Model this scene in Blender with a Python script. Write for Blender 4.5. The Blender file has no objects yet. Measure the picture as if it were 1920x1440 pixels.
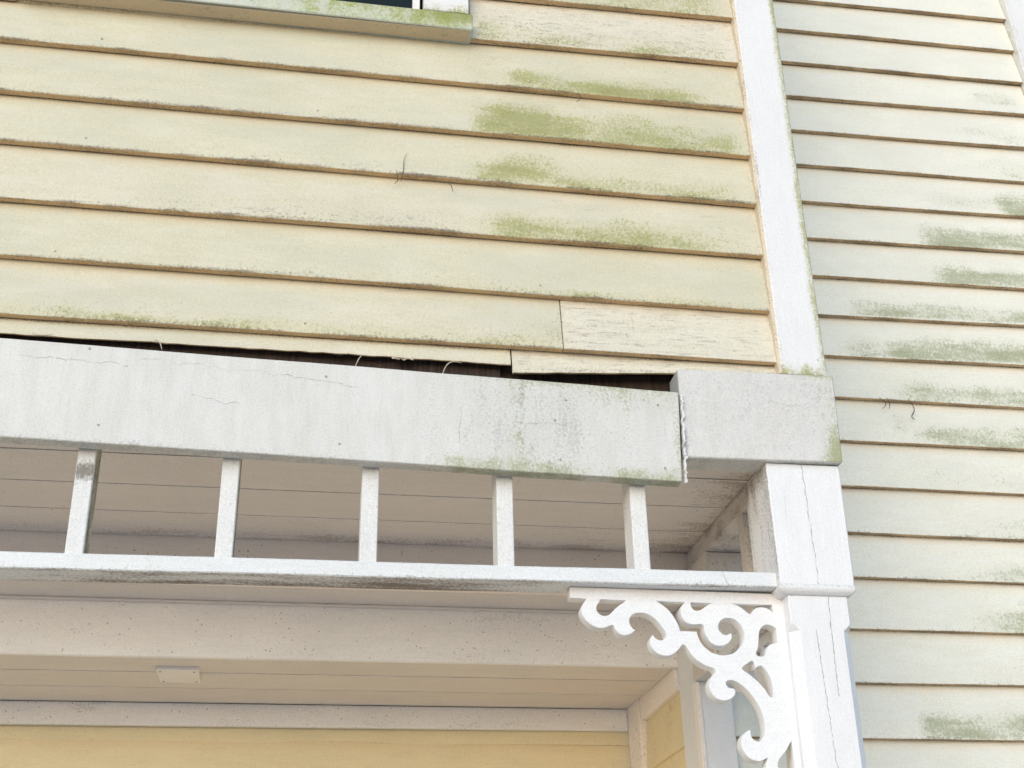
import bpy, bmesh, math, random
from mathutils import Vector, Matrix, noise

random.seed(7)
C = bpy.context.scene.collection
R = math.radians

# ------------------------------------------------------------------ camera
# Axes: X right along the facade, Y away from the camera, Z up; the camera is the origin, the ground 1.6 m below it.
yaw, pit, rol = R(9.936), R(27.139), R(-1.431)
f_ = Vector((math.sin(yaw)*math.cos(pit), math.cos(yaw)*math.cos(pit), math.sin(pit)))
r_ = Vector((math.cos(yaw), -math.sin(yaw), 0))
u_ = r_.cross(f_)                                  # up
rr = math.cos(rol)*r_ + math.sin(rol)*u_
uu = -math.sin(rol)*r_ + math.cos(rol)*u_
cam_data = bpy.data.cameras.new('camera')
cam = bpy.data.objects.new('camera', cam_data)
C.objects.link(cam)
cam.matrix_world = Matrix(((rr.x, uu.x, -f_.x, 0), (rr.y, uu.y, -f_.y, 0), (rr.z, uu.z, -f_.z, 0), (0, 0, 0, 1)))
cam_data.sensor_width = 36
cam_data.lens = 2344.57/1920*36
cam_data.clip_start = .05
cam_data.clip_end = 800
bpy.context.scene.camera = cam

# ------------------------------------------------------------------ sky, sun, exposure
SUN_EL, SUN_AZ = R(14), R(208)                     # azimuth from +Y, clockwise seen from above: behind the camera
W = bpy.data.worlds.new('World')
bpy.context.scene.world = W
W.use_nodes = True
wn = W.node_tree.nodes
sky = wn.new('ShaderNodeTexSky')
sky.sky_type = 'NISHITA'
sky.sun_disc = False
sky.sun_elevation = SUN_EL
sky.sun_rotation = SUN_AZ
sky.dust_density = 0.6
sky.ozone_density = 2.5
W.node_tree.links.new(sky.outputs[0], wn['Background'].inputs['Color'])
wn['Background'].inputs['Strength'].default_value = 0.15
sd = bpy.data.lights.new('sun', 'SUN')
sd.energy = 1.5
sd.angle = R(68)
sd.color = (1, .975, .945)
sun = bpy.data.objects.new('sun', sd)
C.objects.link(sun)
sdir = Vector((math.sin(SUN_AZ)*math.cos(SUN_EL), math.cos(SUN_AZ)*math.cos(SUN_EL), math.sin(SUN_EL)))
sun.rotation_euler = sdir.to_track_quat('Z', 'Y').to_euler()
sun.location = sdir*30
vs = bpy.context.scene.view_settings
vs.view_transform = 'Standard'
vs.look = 'None'
vs.gamma = 1
vs.use_curve_mapping = False
vs.exposure = 0.55

# ------------------------------------------------------------------ materials
class NT:
    def __init__(s, name):
        s.m = bpy.data.materials.new(name)
        s.m.use_nodes = True
        s.t = s.m.node_tree
        s.b = s.t.nodes['Principled BSDF']
    def n(s, kind, **kw):
        x = s.t.nodes.new('ShaderNode'+kind)
        for k, v in kw.items(): setattr(x, k, v)
        return x
    def put(s, sock, v):
        if isinstance(v, bpy.types.NodeSocket): s.t.links.new(v, sock)
        elif v is not None: sock.default_value = v
    def M(s, op, a, b=None, c=None, clamp=False):
        x = s.n('Math', operation=op, use_clamp=clamp)
        for i, v in enumerate((a, b, c)):
            if v is not None: s.put(x.inputs[i], v)
        return x.outputs[0]
    def mul(s, a, b, **k): return s.M('MULTIPLY', a, b, **k)
    def add(s, a, b, **k): return s.M('ADD', a, b, **k)
    def mad(s, a, b, c, **k): return s.M('MULTIPLY_ADD', a, b, c, **k)
    def mix(s, f, a, b, mode='MIX'):
        x = s.n('Mix', data_type='RGBA', blend_type=mode)
        s.put(x.inputs[0], f); s.put(x.inputs[6], a); s.put(x.inputs[7], b)
        return x.outputs[2]
    def scaled(s, vec, sc, loc=(0, 0, 0)):
        x = s.n('Mapping'); s.put(x.inputs[0], vec)
        x.inputs['Location'].default_value = loc
        x.inputs['Scale'].default_value = sc
        return x.outputs[0]
    def noise(s, vec, scale, detail=3, rough=.55, dist=0):
        x = s.n('TexNoise'); s.put(x.inputs['Vector'], vec)
        x.inputs['Scale'].default_value = scale; x.inputs['Detail'].default_value = detail
        x.inputs['Roughness'].default_value = rough; x.inputs['Distortion'].default_value = dist
        return x.outputs[0]
    def voro(s, vec, scale, feature='F1'):
        x = s.n('TexVoronoi', feature=feature); s.put(x.inputs['Vector'], vec)
        x.inputs['Scale'].default_value = scale
        return x
    def attr(s, name):
        x = s.n('Attribute'); x.attribute_name = name
        return x.outputs['Fac']

def rgb(*c): return (*c, 1)

def paint(name, col, grain='x', var=.05, fine=.09, speck=.12, mild=((.45, .44, .19), (.24, .245, .06)), mfac=.85,
          grime=(.13, .085, .045), gfac=.75, rough=.6, checks=0, flakes=0, bump=1.0, cracks=(), dust=None, trails=0, pepper=.5, film=None, crust=0):
    """Old exterior paint: grain relief, grit, specks, mildew and grime where the mesh says so, some of it painted shade and bounce light."""
    t = NT(name)
    pos = t.n('NewGeometry').outputs['Position']
    rnd = t.n('ObjectInfo').outputs['Random']
    off = t.n('CombineXYZ'); t.put(off.inputs[0], t.mul(rnd, 61.)); t.put(off.inputs[2], t.mul(rnd, 17.))
    va = t.n('VectorMath', operation='ADD'); t.put(va.inputs[0], pos); t.put(va.inputs[1], off.outputs[0])
    P = va.outputs[0]
    S = {'x': (.08, 1, 1), 'z': (1, 1, .08), 'y': (1, .08, 1)}[grain]
    SM = {'x': (.25, 1, 1), 'z': (1, 1, .25), 'y': (1, .25, 1)}[grain]
    low = t.noise(P, 2.3, 3)
    mid = t.noise(t.scaled(P, SM), 26, 4)
    fin = t.noise(P, 210, 4, .75)
    gr = t.noise(t.scaled(P, S), 170, 4, .7, .3)
    vert = t.noise(t.scaled(P, (1, 1, .4)), 120, 4, .75)
    k = t.mad(low, 2*var*1.6, 1-var*1.6)
    k = t.add(k, t.mad(mid, .12, -.06))
    k = t.add(k, t.mad(fin, 8*fine, -4*fine))
    k = t.add(k, t.mad(gr, .16, -.08))
    base = t.n('VectorMath', operation='SCALE'); base.inputs[0].default_value = col; t.put(base.inputs['Scale'], k)
    c = base.outputs[0]
    if dust:                                        # patches of a second, chalkier or warmer coat
        c = t.mix(t.mul(t.mad(mid, 3.0, -1.25, clamp=True), dust[1]), c, rgb(*dust[0]))
    if film:                                        # broad faint film of grime, drifting from board to board
        fl0 = t.noise(t.scaled(P, (.5, 1, 1.6)), 4.5, 4, .6)
        c = t.mix(t.mul(t.mad(fl0, 4.5, -2.0, clamp=True), film[1]), c, rgb(*film[0]))
    aM, aG = t.attr('mildew'), t.attr('grime'); aT = t.attr('tan')
    h = t.mul(t.add(gr, t.mul(mid, .8)), .5)
    h = t.add(h, t.mul(fin, .45))
    pn = t.noise(P, 135, 5, .82)                    # pepper: fine dark grit, thicker where there is grime
    pm = t.mul(t.mad(t.add(pn, t.mul(t.attr('grime'), .16)), 11, -11*.60, clamp=True), pepper)
    c = t.mix(t.mul(pm, .6), c, rgb(grime[0]*1.6, grime[1]*1.6, grime[2]*1.6))
    lt = t.mad(t.noise(P, 150, 4, .8), -11, 11*.37, clamp=True)
    c = t.mix(t.mul(lt, .22), c, rgb(.86, .85, .82))
    if trails:                                      # fine meandering trails scratched in the film of algae
        tv = t.voro(t.scaled(t.n('VectorMath', operation='ADD').outputs[0], (1, 1, 1)), 11, 'DISTANCE_TO_EDGE')
        va2 = tv.inputs['Vector'].links[0].from_node.inputs[0].links[0].from_node
        nz = t.n('TexNoise'); t.put(nz.inputs['Vector'], P); nz.inputs['Scale'].default_value = 9; nz.inputs['Detail'].default_value = 3
        sc = t.n('VectorMath', operation='SCALE'); t.put(sc.inputs[0], nz.outputs['Color']); sc.inputs['Scale'].default_value = .16
        t.put(va2.inputs[0], P); t.put(va2.inputs[1], sc.outputs[0])
        tm = t.mul(t.mad(tv.outputs[0], -90, .9, clamp=True), t.mad(t.noise(P, 8, 3), 7, -3.1, clamp=True))
        c = t.mix(t.mul(tm, trails), c, rgb(.30, .23, .14))
    if flakes:                                      # chipped coat with edges
        fl = t.noise(t.scaled(P, SM), 38, 5, .6, .6)
        fm = t.mad(fl, 14, -14*(.72-.1*flakes), clamp=True)
        c = t.mix(t.mul(fm, .35), c, rgb(.52, .49, .44))
        h = t.add(h, t.mul(fm, -1.2))
    if checks:                                      # weather checks: fine dark cracks along the grain and a few across
        ck = t.noise(t.scaled(P, (.05, 1, 1) if grain == 'x' else (1, 1, .05)), 300, 3, .6, .5)
        cm = t.mad(ck, -20, 20*.435, clamp=True)
        brk = t.mad(t.noise(P, 45, 5, .8), 7, -3.1, clamp=True)
        cm = t.mul(t.mul(cm, brk), checks)
        cr = t.noise(t.scaled(P, (1, 1, .12)), 60, 2, .5, .5)
        cm2 = t.mul(t.mul(t.mad(cr, -26, 26*.30, clamp=True), brk), checks*.6)
        cm = t.M('MAXIMUM', cm, cm2)
        c = t.mix(t.mul(cm, .45), c, rgb(.22, .17, .11))
        h = t.add(h, t.mul(cm, -2.0))
    for (x0, z0, x1, z1, w) in cracks:              # single long splits
        sp = t.n('SeparateXYZ'); t.put(sp.inputs[0], pos)
        X, Z = sp.outputs[0], sp.outputs[2]
        wob = t.mad(t.noise(t.scaled(pos, (0, 0, 1)), 28, 4, .65), .018, -.009)
        if abs(z1-z0) > abs(x1-x0):
            line = t.mad(Z, (x1-x0)/(z1-z0), x0-z0*(x1-x0)/(z1-z0)); d = t.M('ABSOLUTE', t.add(t.M('SUBTRACT', X, line), wob))
            a, lo, hi = Z, min(z0, z1), max(z0, z1)
        else:
            wob = t.mad(t.noise(t.scaled(pos, (1, 0, 0)), 11, 6, .68), .07, -.035)
            line = t.mad(X, (z1-z0)/(x1-x0), z0-x0*(z1-z0)/(x1-x0)); d = t.M('ABSOLUTE', t.add(t.M('SUBTRACT', Z, line), wob))
            a, lo, hi = X, min(x0, x1), max(x0, x1)
        ww = t.mul(t.mad(t.noise(pos, 70, 2), 2.6, -.55, clamp=False), w)
        m = t.mad(t.M('SUBTRACT', ww, d), 1400, 0, clamp=True)
        m = t.mul(m, t.mul(t.M('GREATER_THAN', a, lo), t.M('LESS_THAN', a, hi)))
        c = t.mix(t.mul(m, .62), c, rgb(.14, .12, .10))
        h = t.add(h, t.mul(m, -2.0))
    c = t.mix(t.mul(aT, t.mad(fin, .9, .35)), c, rgb(.76, .48, .23))  # tan at the laps: warm bounce light painted into the colour
    # specks of dirt
    vo = t.voro(P, 75); vs_ = t.n('SeparateColor'); t.put(vs_.inputs[0], vo.outputs['Color'])
    amt = t.add(t.mul(aG, .45), speck)
    thr = t.mul(t.add(vs_.outputs[0], t.add(amt, -1.0)), .75)
    sm = t.mul(t.M('SUBTRACT', t.M('MINIMUM', thr, .26), vo.outputs['Distance']), 9, clamp=True)
    c = t.mix(t.mul(sm, .6), c, rgb(grime[0]*1.1, grime[1], grime[2]))
    vo2 = t.voro(t.scaled(P, (1, 1, .7)), 30); v2 = t.n('SeparateColor'); t.put(v2.inputs[0], vo2.outputs['Color'])
    thr2 = t.mul(t.add(v2.outputs[1], -(1-speck*.35)), 1.6)
    sm2 = t.mul(t.M('SUBTRACT', t.M('MINIMUM', thr2, .09), vo2.outputs['Distance']), 30, clamp=True)
    c = t.mix(t.mul(sm2, .8), c, rgb(.06, .045, .03))
    # mildew
    mn = t.add(t.mul(t.add(vert, -.5), .9), t.add(t.mul(t.add(pn, -.5), 1.5), t.mul(t.add(mid, -.5), .8)))
    mm = t.mul(t.mad(t.add(t.add(aM, t.mul(mn, 1.25)), -.31), 2.7, 0, clamp=True), t.mul(aM, 5, clamp=True))
    mc = t.mix(t.mad(t.add(aM, t.mul(t.add(pn, -.5), 2.2)), 1.3, -.42, clamp=True), rgb(*mild[0]), rgb(*mild[1]))
    soft = t.mul(t.mad(t.add(aM, t.mul(t.add(low, -.5), .5)), 1.0, -.06, clamp=True), .42)
    c = t.mix(t.mul(soft, mfac), c, rgb(*mild[0]))
    c = t.mix(t.mul(t.mul(mm, mfac), t.mad(mid, 1.1, .30, clamp=True)), c, mc)
    # grime
    gn = t.add(t.mul(t.add(mid, -.5), 1.0), t.add(t.mul(t.add(pn, -.5), 1.5), t.mul(t.add(gr, -.5), .6)))
    gm = t.mul(t.mad(t.add(t.add(aG, gn), -.38), 2.0, 0, clamp=True), t.mul(aG, 5, clamp=True))
    c = t.mix(t.mul(gm, gfac), c, rgb(*grime))
    if crust:                                       # dust and spider dirt caught along the top and in the corner
        sp = t.n('SeparateXYZ'); t.put(sp.inputs[0], pos)
        cz = t.mad(sp.outputs[2], 28, -28*.897, clamp=True)
        cm_ = t.mul(cz, t.mad(t.add(t.mul(mid, .6), t.mul(pn, .8)), 2.6, -1.25, clamp=True))
        c = t.mix(t.mul(cm_, crust), c, rgb(.60, .47, .38))
    t.put(t.b.inputs['Base Color'], c)
    t.b.inputs['Roughness'].default_value = rough
    t.b.inputs['Specular IOR Level'].default_value = .25
    bp = t.n('Bump'); bp.inputs['Strength'].default_value = .55*bump; bp.inputs['Distance'].default_value = .0016
    t.put(bp.inputs['Height'], t.add(h, t.mul(mm, .25)))
    t.put(t.b.inputs['Normal'], bp.outputs[0])
    return t.m

CREAM = (.665, .62, .455)
M_front = paint('cream_siding_paint', CREAM, dust=((.70, .675, .57), .4), speck=.10, film=((.56, .555, .44), .45))
M_front_b = paint('cream_siding_paint_flaking', (.675, .625, .465), dust=((.71, .675, .58), .5), flakes=.7, speck=.16, film=((.56, .555, .44), .45))
M_front_c = paint('cream_siding_paint_trails', CREAM, dust=((.70, .66, .55), .4), speck=.12, trails=.42, film=((.56, .555, .44), .45))
M_check = paint('cream_siding_paint_checked', (.72, .67, .535), checks=.75, flakes=.3, speck=.16, dust=((.76, .72, .62), .4))
M_wing = paint('pale_siding_paint', (.84, .82, .705), speck=.08, dust=((.82, .82, .78), .4),
               mild=((.44, .46, .29), (.225, .25, .105)), mfac=.78, film=((.76, .745, .655), .5))
M_white = paint('white_trim_paint', (.815, .805, .795), pepper=.3, grain='z', speck=.07, fine=.06, dust=((.72, .72, .71), .3))
M_whitex = paint('white_board_paint', (.815, .805, .79), grain='x', speck=.10, fine=.06, dust=((.70, .70, .68), .3))
M_fascia = paint('weathered_fascia_paint', (.68, .665, .62), grain='z', speck=.12, fine=.08, dust=((.78, .78, .76), .5), flakes=.25,
                 mild=((.42, .44, .27), (.27, .29, .11)), mfac=.8, grime=(.29, .285, .26), gfac=.62,
                 cracks=((-.70, 1.445, -.45, 1.428, .0008), (-.10, 1.43, .10, 1.405, .0009), (-.30, 1.36, -.18, 1.345, .0006), (.49, 1.335, .62, 1.327, .0008),
                         (.355, 1.37, .350, 1.27, .0009), (-.42, 1.452, -.10, 1.43, .0005)))
M_block = paint('weathered_block_paint', (.66, .64, .605), grain='z', speck=.14, fine=.09, dust=((.74, .73, .71), .6), flakes=.3,
                mild=((.44, .46, .28), (.26, .28, .08)), mfac=.8, grime=(.30, .30, .295), gfac=.6,
                cracks=((1.16, 1.43, 1.30, 1.42, .0006),))
M_post = paint('post_paint', (.82, .81, .805), pepper=.25, grain='z', speck=.05, fine=.05,
               cracks=((1.236, 1.262, 1.239, .93, .0012), (1.264, .925, 1.256, .675, .0014), (1.222, .835, 1.229, .42, .0012), (1.18, 1.2, 1.175, 1.02, .0004)))
M_soffit = paint('porch_ceiling_paint', (.74, .68, .63), grain='x', speck=.22, fine=.05, grime=(.17, .11, .075), bump=.6)
M_trim = paint('porch_trim_paint', (.92, .84, .765), grain='x', speck=.34, fine=.05, grime=(.28, .16, .10), bump=.8, flakes=.15)
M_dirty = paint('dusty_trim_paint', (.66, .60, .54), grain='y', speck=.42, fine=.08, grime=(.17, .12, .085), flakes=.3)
M_dirtyz = paint('dusty_upright_paint', (.70, .64, .58), grain='z', speck=.36, fine=.08, grime=(.19, .14, .10), flakes=.3)
M_rail = paint('rail_paint', (.78, .785, .78), grain='x', speck=.12, fine=.07, flakes=.2, grime=(.15, .10, .072), gfac=.85, checks=.12,
               cracks=((1.0, .98, 1.02, .93, .001),))
M_yellow = paint('yellow_entry_paint', (.83, .695, .44), grain='x', speck=.2, fine=.05, grime=(.26, .15, .06), dust=((.84, .72, .48), .3))
M_bracket = paint('bracket_paint', (.835, .825, .815), grain='x', speck=.14, fine=.05, pepper=.35, crust=.6, bump=.35, var=.02)
M_caulk = paint('caulk', (.70, .60, .46), grain='z', speck=.3, fine=.1, flakes=.5)
M_sill = paint('sill_paint', (.60, .62, .52), grain='z', speck=.14, fine=.10, dust=((.6, .62, .54), .6), mild=((.40, .43, .15), (.23, .255, .03)), mfac=.92)
M_floor = paint('bounce_floor_paint', (.70, .66, .61), grain='x', speck=.2)  # floor out of view, kept pale to reflect fill light upward

M_beam = paint('beam_paint', (.91, .88, .85), grain='x', speck=.34, fine=.06, grime=(.28, .20, .15), pepper=.45, flakes=.15)
M_htrim = paint('header_trim_paint', (.94, .84, .75), grain='x', speck=.30, fine=.05, grime=(.30, .17, .11), pepper=.2)
def simple(name, col, rough=.7, spec=.3, metal=0):
    t = NT(name)
    P = t.n('NewGeometry').outputs['Position']
    k = t.mad(t.noise(P, 90, 4), .5, .75)
    b = t.n('VectorMath', operation='SCALE'); b.inputs[0].default_value = col; t.put(b.inputs['Scale'], k)
    t.put(t.b.inputs['Base Color'], b.outputs[0])
    t.b.inputs['Roughness'].default_value = rough
    t.b.inputs['Specular IOR Level'].default_value = spec
    t.b.inputs['Metallic'].default_value = metal
    return t.m

M_straw = simple('dry_straw', (.55, .47, .36))
M_twig = simple('dark_twig', (.12, .085, .055))
M_nail = simple('rusty_nail', (.14, .09, .06), .6, .4, .3)
M_nailp = simple('painted_over_nail', (.56, .48, .34))
M_nailw = simple('rust_stained_nail', (.40, .35, .28))
M_screw = simple('dull_screw', (.30, .25, .20))
M_cover = paint('cover_plate_paint', (.85, .81, .77), grain='x', speck=.1, fine=.03, bump=.3)

def raw_wood():
    t = NT('old_dark_wood')
    P = t.n('NewGeometry').outputs['Position']
    a = t.noise(t.scaled(P, (1, 1, .06)), 120, 4, .7)
    b = t.noise(P, 9, 4)
    c = t.mix(t.mad(a, 2.4, -.8, clamp=True), rgb(.012, .007, .005), rgb(.10, .058, .038))
    c = t.mix(t.mad(b, 2.2, -.75, clamp=True), c, rgb(.05, .033, .024))
    t.put(t.b.inputs['Base Color'], c); t.b.inputs['Roughness'].default_value = .85
    bp = t.n('Bump'); bp.inputs['Distance'].default_value = .003; t.put(bp.inputs['Height'], a); t.put(t.b.inputs['Normal'], bp.outputs[0])
    return t.m
M_raw = raw_wood()

def ground_mat():  # unseen ground, made pale to bounce light up into the porch
    t = NT('bounce_ground')
    P = t.n('NewGeometry').outputs['Position']
    a = t.noise(P, .8, 5); b = t.noise(P, 30, 4)
    c = t.mix(t.mad(a, 3, -1, clamp=True), rgb(.60, .53, .46), rgb(.52, .46, .39))
    c = t.mix(t.mad(b, 2, -.7, clamp=True), c, rgb(.63, .56, .49))
    t.put(t.b.inputs['Base Color'], c); t.b.inputs['Roughness'].default_value = .95
    return t.m
M_ground = ground_mat()

def glass_mat():
    t = NT('window_glass')
    t.b.inputs['Base Color'].default_value = rgb(.012, .018, .014)
    t.b.inputs['Roughness'].default_value = .03
    t.b.inputs['Specular IOR Level'].default_value = .35
    return t.m
M_glass = glass_mat()
M_dark = simple('dark_room', (.012, .016, .012), .9, .1)

# ------------------------------------------------------------------ mesh helpers
def sst(a, b, x):
    if a == b: return 1.0 if x >= a else 0.0
    t = min(1, max(0, (x-a)/(b-a)))
    return t*t*(3-2*t)

def hull(bm, f, nx=1, ny=1, nz=1):
    """A box lattice f(a, b, c), a/b/c in 0..1, meshed on its six faces with shared vertices."""
    V = {}
    def v(i, j, k):
        if (i, j, k) not in V: V[i, j, k] = bm.verts.new(f(i/nx, j/ny, k/nz))
        return V[i, j, k]
    for i in range(nx):
        for k in range(nz):
            bm.faces.new((v(i, 0, k), v(i+1, 0, k), v(i+1, 0, k+1), v(i, 0, k+1)))
            bm.faces.new((v(i, ny, k+1), v(i+1, ny, k+1), v(i+1, ny, k), v(i, ny, k)))
        for j in range(ny):
            bm.faces.new((v(i, j, 0), v(i, j+1, 0), v(i+1, j+1, 0), v(i+1, j, 0)))
            bm.faces.new((v(i, j, nz), v(i+1, j, nz), v(i+1, j+1, nz), v(i, j+1, nz)))
    for j in range(ny):
        for k in range(nz):
            bm.faces.new((v(0, j, k), v(0, j, k+1), v(0, j+1, k+1), v(0, j+1, k)))
            bm.faces.new((v(nx, j, k), v(nx, j+1, k), v(nx, j+1, k+1), v(nx, j, k+1)))

def boxf(x0, x1, y0, y1, z0, z1):
    return lambda a, b, c: (x0+(x1-x0)*a, y0+(y1-y0)*b, z0+(z1-z0)*c)

def quadf(bl, br, tl, tr, y0, y1, wob=0.0, seed=0.0):
    """A board whose front outline is four (x, z) corners, with slightly uneven edges."""
    def f(a, b, c):
        x = (bl[0]*(1-a)+br[0]*a)*(1-c)+(tl[0]*(1-a)+tr[0]*a)*c
        z = (bl[1]*(1-a)+br[1]*a)*(1-c)+(tl[1]*(1-a)+tr[1]*a)*c
        n = noise.noise(Vector((x*3.1+seed, seed*1.7, c*2)))*wob + noise.noise(Vector((x*23+seed, seed, c*2+7)))*wob*.35
        return (x, y0+(y1-y0)*b + noise.noise(Vector((x*1.7+seed, 5.5, z*2)))*wob*.8, z+n)
    return f

def loft(bm, rings):
    rs = [[bm.verts.new(p) for p in r] for r in rings]
    n = len(rs[0])
    for a, b in zip(rs, rs[1:]):
        for i in range(n):
            bm.faces.new((a[i], a[(i+1) % n], b[(i+1) % n], b[i]))
    bm.faces.new(rs[0][::-1]); bm.faces.new(rs[-1])

def tube(bm, pts, r, n=6):
    pts = [Vector(p) for p in pts]
    rings = []
    for i, p in enumerate(pts):
        d = (pts[min(i+1, len(pts)-1)]-pts[max(i-1, 0)]).normalized()
        s = d.cross(Vector((.3, .9, .2))).normalized(); t = d.cross(s)
        k = r*(1-.55*abs(2*i/(len(pts)-1)-1))
        rings.append([p+k*(math.cos(2*math.pi*j/n)*s+math.sin(2*math.pi*j/n)*t) for j in range(n)])
    loft(bm, rings)

def smooth_pts(pts, sub=4):
    P = [Vector(p) for p in pts]; out = []
    for i in range(len(P)-1):
        p0, p1, p2, p3 = P[max(i-1, 0)], P[i], P[i+1], P[min(i+2, len(P)-1)]
        for s in range(sub):
            t = s/sub
            out.append(.5*((2*p1)+(-p0+p2)*t+(2*p0-5*p1+4*p2-p3)*t*t+(-p0+3*p1-3*p2+p3)*t**3))
    return out+[P[-1]]

def obj(name, bm, mat, parent=None, bev=.0015, attr=None, smooth=False):
    bmesh.ops.recalc_face_normals(bm, faces=bm.faces)
    if bev:
        es = [e for e in bm.edges if len(e.link_faces) == 2 and e.calc_face_angle(0) > .5]
        if es: bmesh.ops.bevel(bm, geom=es, offset=bev, segments=1, affect='EDGES', clamp_overlap=True)
    me = bpy.data.meshes.new(name)
    L = parent.location if parent else Vector((0, 0, 0))
    bm.verts.ensure_lookup_table()
    world = [v.co.copy() for v in bm.verts]
    for v in bm.verts: v.co -= L
    if smooth:
        for fc in bm.faces: fc.smooth = True
    bm.to_mesh(me); bm.free()
    if attr:
        am = me.attributes.new('mildew', 'FLOAT', 'POINT'); ag = me.attributes.new('grime', 'FLOAT', 'POINT'); at = me.attributes.new('tan', 'FLOAT', 'POINT')
        for i, p in enumerate(world):
            q = attr(p.x, p.y, p.z)
            am.data[i].value = q[0]; ag.data[i].value = q[1]; at.data[i].value = q[2] if len(q) > 2 else 0
    me.materials.append(mat)
    o = bpy.data.objects.new(name, me)
    C.objects.link(o)
    if parent: o.parent = parent
    return o

def thing(name, label, cat, loc=(0, 0, 0), group=None):
    o = bpy.data.objects.new(name, None); C.objects.link(o)
    o.location = loc; o.empty_display_size = .1
    tag(o, label, cat, group)
    return o

def tag(o, label, cat, group=None):
    o['label'] = label; o['category'] = cat; o['kind'] = 'thing'
    if group: o['group'] = group

def bar(name, parent, mat, x0, x1, y0, y1, z0, z1, bev=.0015, attr=None, n=(1, 1, 1), wob=0.0, seed=0.0):
    bm = bmesh.new()
    if wob: hull(bm, quadf((x0, z0), (x1, z0), (x0, z1), (x1, z1), y0, y1, wob, seed), *n)
    else: hull(bm, boxf(x0, x1, y0, y1, z0, z1), *n)
    return obj(name, bm, mat, parent, bev, attr)

def patch(p, x, v):
    """Mildew patch on a board: p = (x0, x1, v0, v1, amount, fade left, fade right); v runs 0 at the butt to 1 under the next lap."""
    x0, x1, v0, v1, a, fl, fr = p
    top = v1*(1+.35*noise.noise(Vector((x*5, v0*9+a*13, 1))) + .2*noise.noise(Vector((x*17, a*7, 3))))
    a *= .80+.45*noise.noise(Vector((x*4.5, v*2.2, a*11)))+.25*noise.noise(Vector((x*12, v*5, a*5)))
    return a*sst(x0, x0+fl, x)*(1-sst(x1-fr, x1, x))*sst(v0-.12, v0+.05, v)*(1-sst(top*.5, top*1.2, v))

def clapboard(parent, mat, x0, x1, butt, top, yf, patches=(), grimes=(), fringe=.4, topline=.4, face='front', t=.0235, name='clapboard', joint=False, step=.03, recede=None, rag=0):
    """One lapped board: butt(x) and top(x) give its visible lower and upper edge; face 'front' looks at -Y, 'left' at -X, 'right' at +X."""
    sd = random.random()*90
    CL = (0, .06, .15, .3, .5, .7, .82, .868, .893, 1)
    zbf = lambda x: butt(x)+noise.noise(Vector((x*1.6+sd, sd, 0)))*.0022+noise.noise(Vector((x*19+sd, sd, 4)))*.0004+rag*(noise.noise(Vector((x*35+sd, sd, 6)))+abs(noise.noise(Vector((x*90+sd, sd, 8)))))
    warp = lambda x, z, c: noise.noise(Vector((x*1.3+sd, z*3, 2)))*.0035*(1-c)
    def f(a, b, c):
        x = x0+(x1-x0)*a
        c = CL[round(c*(len(CL)-1))]
        zb = zbf(x)
        zt = top(x)+.022
        z = zb+(zt-zb)*c
        fy = yf+(t*(zt-zb)/(zt-.022-zb))*c*.985+warp(x, z, c)
        if recede: fy += t*1.02*(1-sst(recede[0], recede[1], x))*(1-c)
        y = fy+b*((t-.0035)*(1-c)+.006*c)
        if face == 'front': return (x, y, z)
        if face == 'left': return (2*XL-y if False else y, x, z)
        return (-y, x, z)
    bm = bmesh.new()
    nu = max(2, int(abs(x1-x0)/step))
    hull(bm, f, nu, 1, len(CL)-1)
    def attr(px, py, pz):
        x = px if face == 'front' else py
        b, tp = butt(x), top(x)
        v = (pz-b)/(tp-b)
        m = max([0]+[patch(p, x, v) for p in patches])
        g = max([0]+[patch(p, x, v) for p in grimes])
        n = noise.noise(Vector((x*4+sd, 3, 3)))*.5+.5+noise.noise(Vector((x*15+sd, 3, 9)))*.35
        g = max(g, 1.7*fringe*max(n, .25)*(1-sst(.0, .10, v)), 1.6*topline*(.45+.7*n)*sst(.965, 1.0, v))  # dirt specks, plus contact shade painted under the next lap (topline)
        if joint:
            for e in joint: g = max(g, .34*(1-sst(0, .012, abs(x-e))))
        if face == 'front': dy = py-yf
        elif face == 'left': dy = px-yf
        else: dy = -px-yf
        if not recede and pz-zbf(x) < .0008 and dy-warp(x, pz, 0) > .0005: return .1*m, (.30+.35*n if yf < 3 else .50+.35*n), .95  # underside: warm bounce painted as tan, with brown specks
        return m, g, .30*sst(.80, 1.0, v)*(.4+n)  # orange bounce light painted onto the face below the next lap
    return obj(name, bm, mat, parent, .0012, attr)

def lin(xa, za, xb, zb): return lambda x: za+(zb-za)*(x-xa)/(xb-xa)

# ------------------------------------------------------------------ ground and porch floor
XW = -2.6                                            # how far the house is built to the left
bm = bmesh.new(); hull(bm, boxf(-150, 150, -150, 150, -1.9, -1.6), 1, 1, 1)
g = obj('ground', bm, M_ground, bev=0); g['kind'] = 'structure'
bm = bmesh.new(); hull(bm, boxf(XW, 1.40, 2.70, 4.60, -1.598, -1.2)); 
g = obj('unseen_porch_floor', bm, M_floor, bev=.004); g['kind'] = 'structure'

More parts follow.
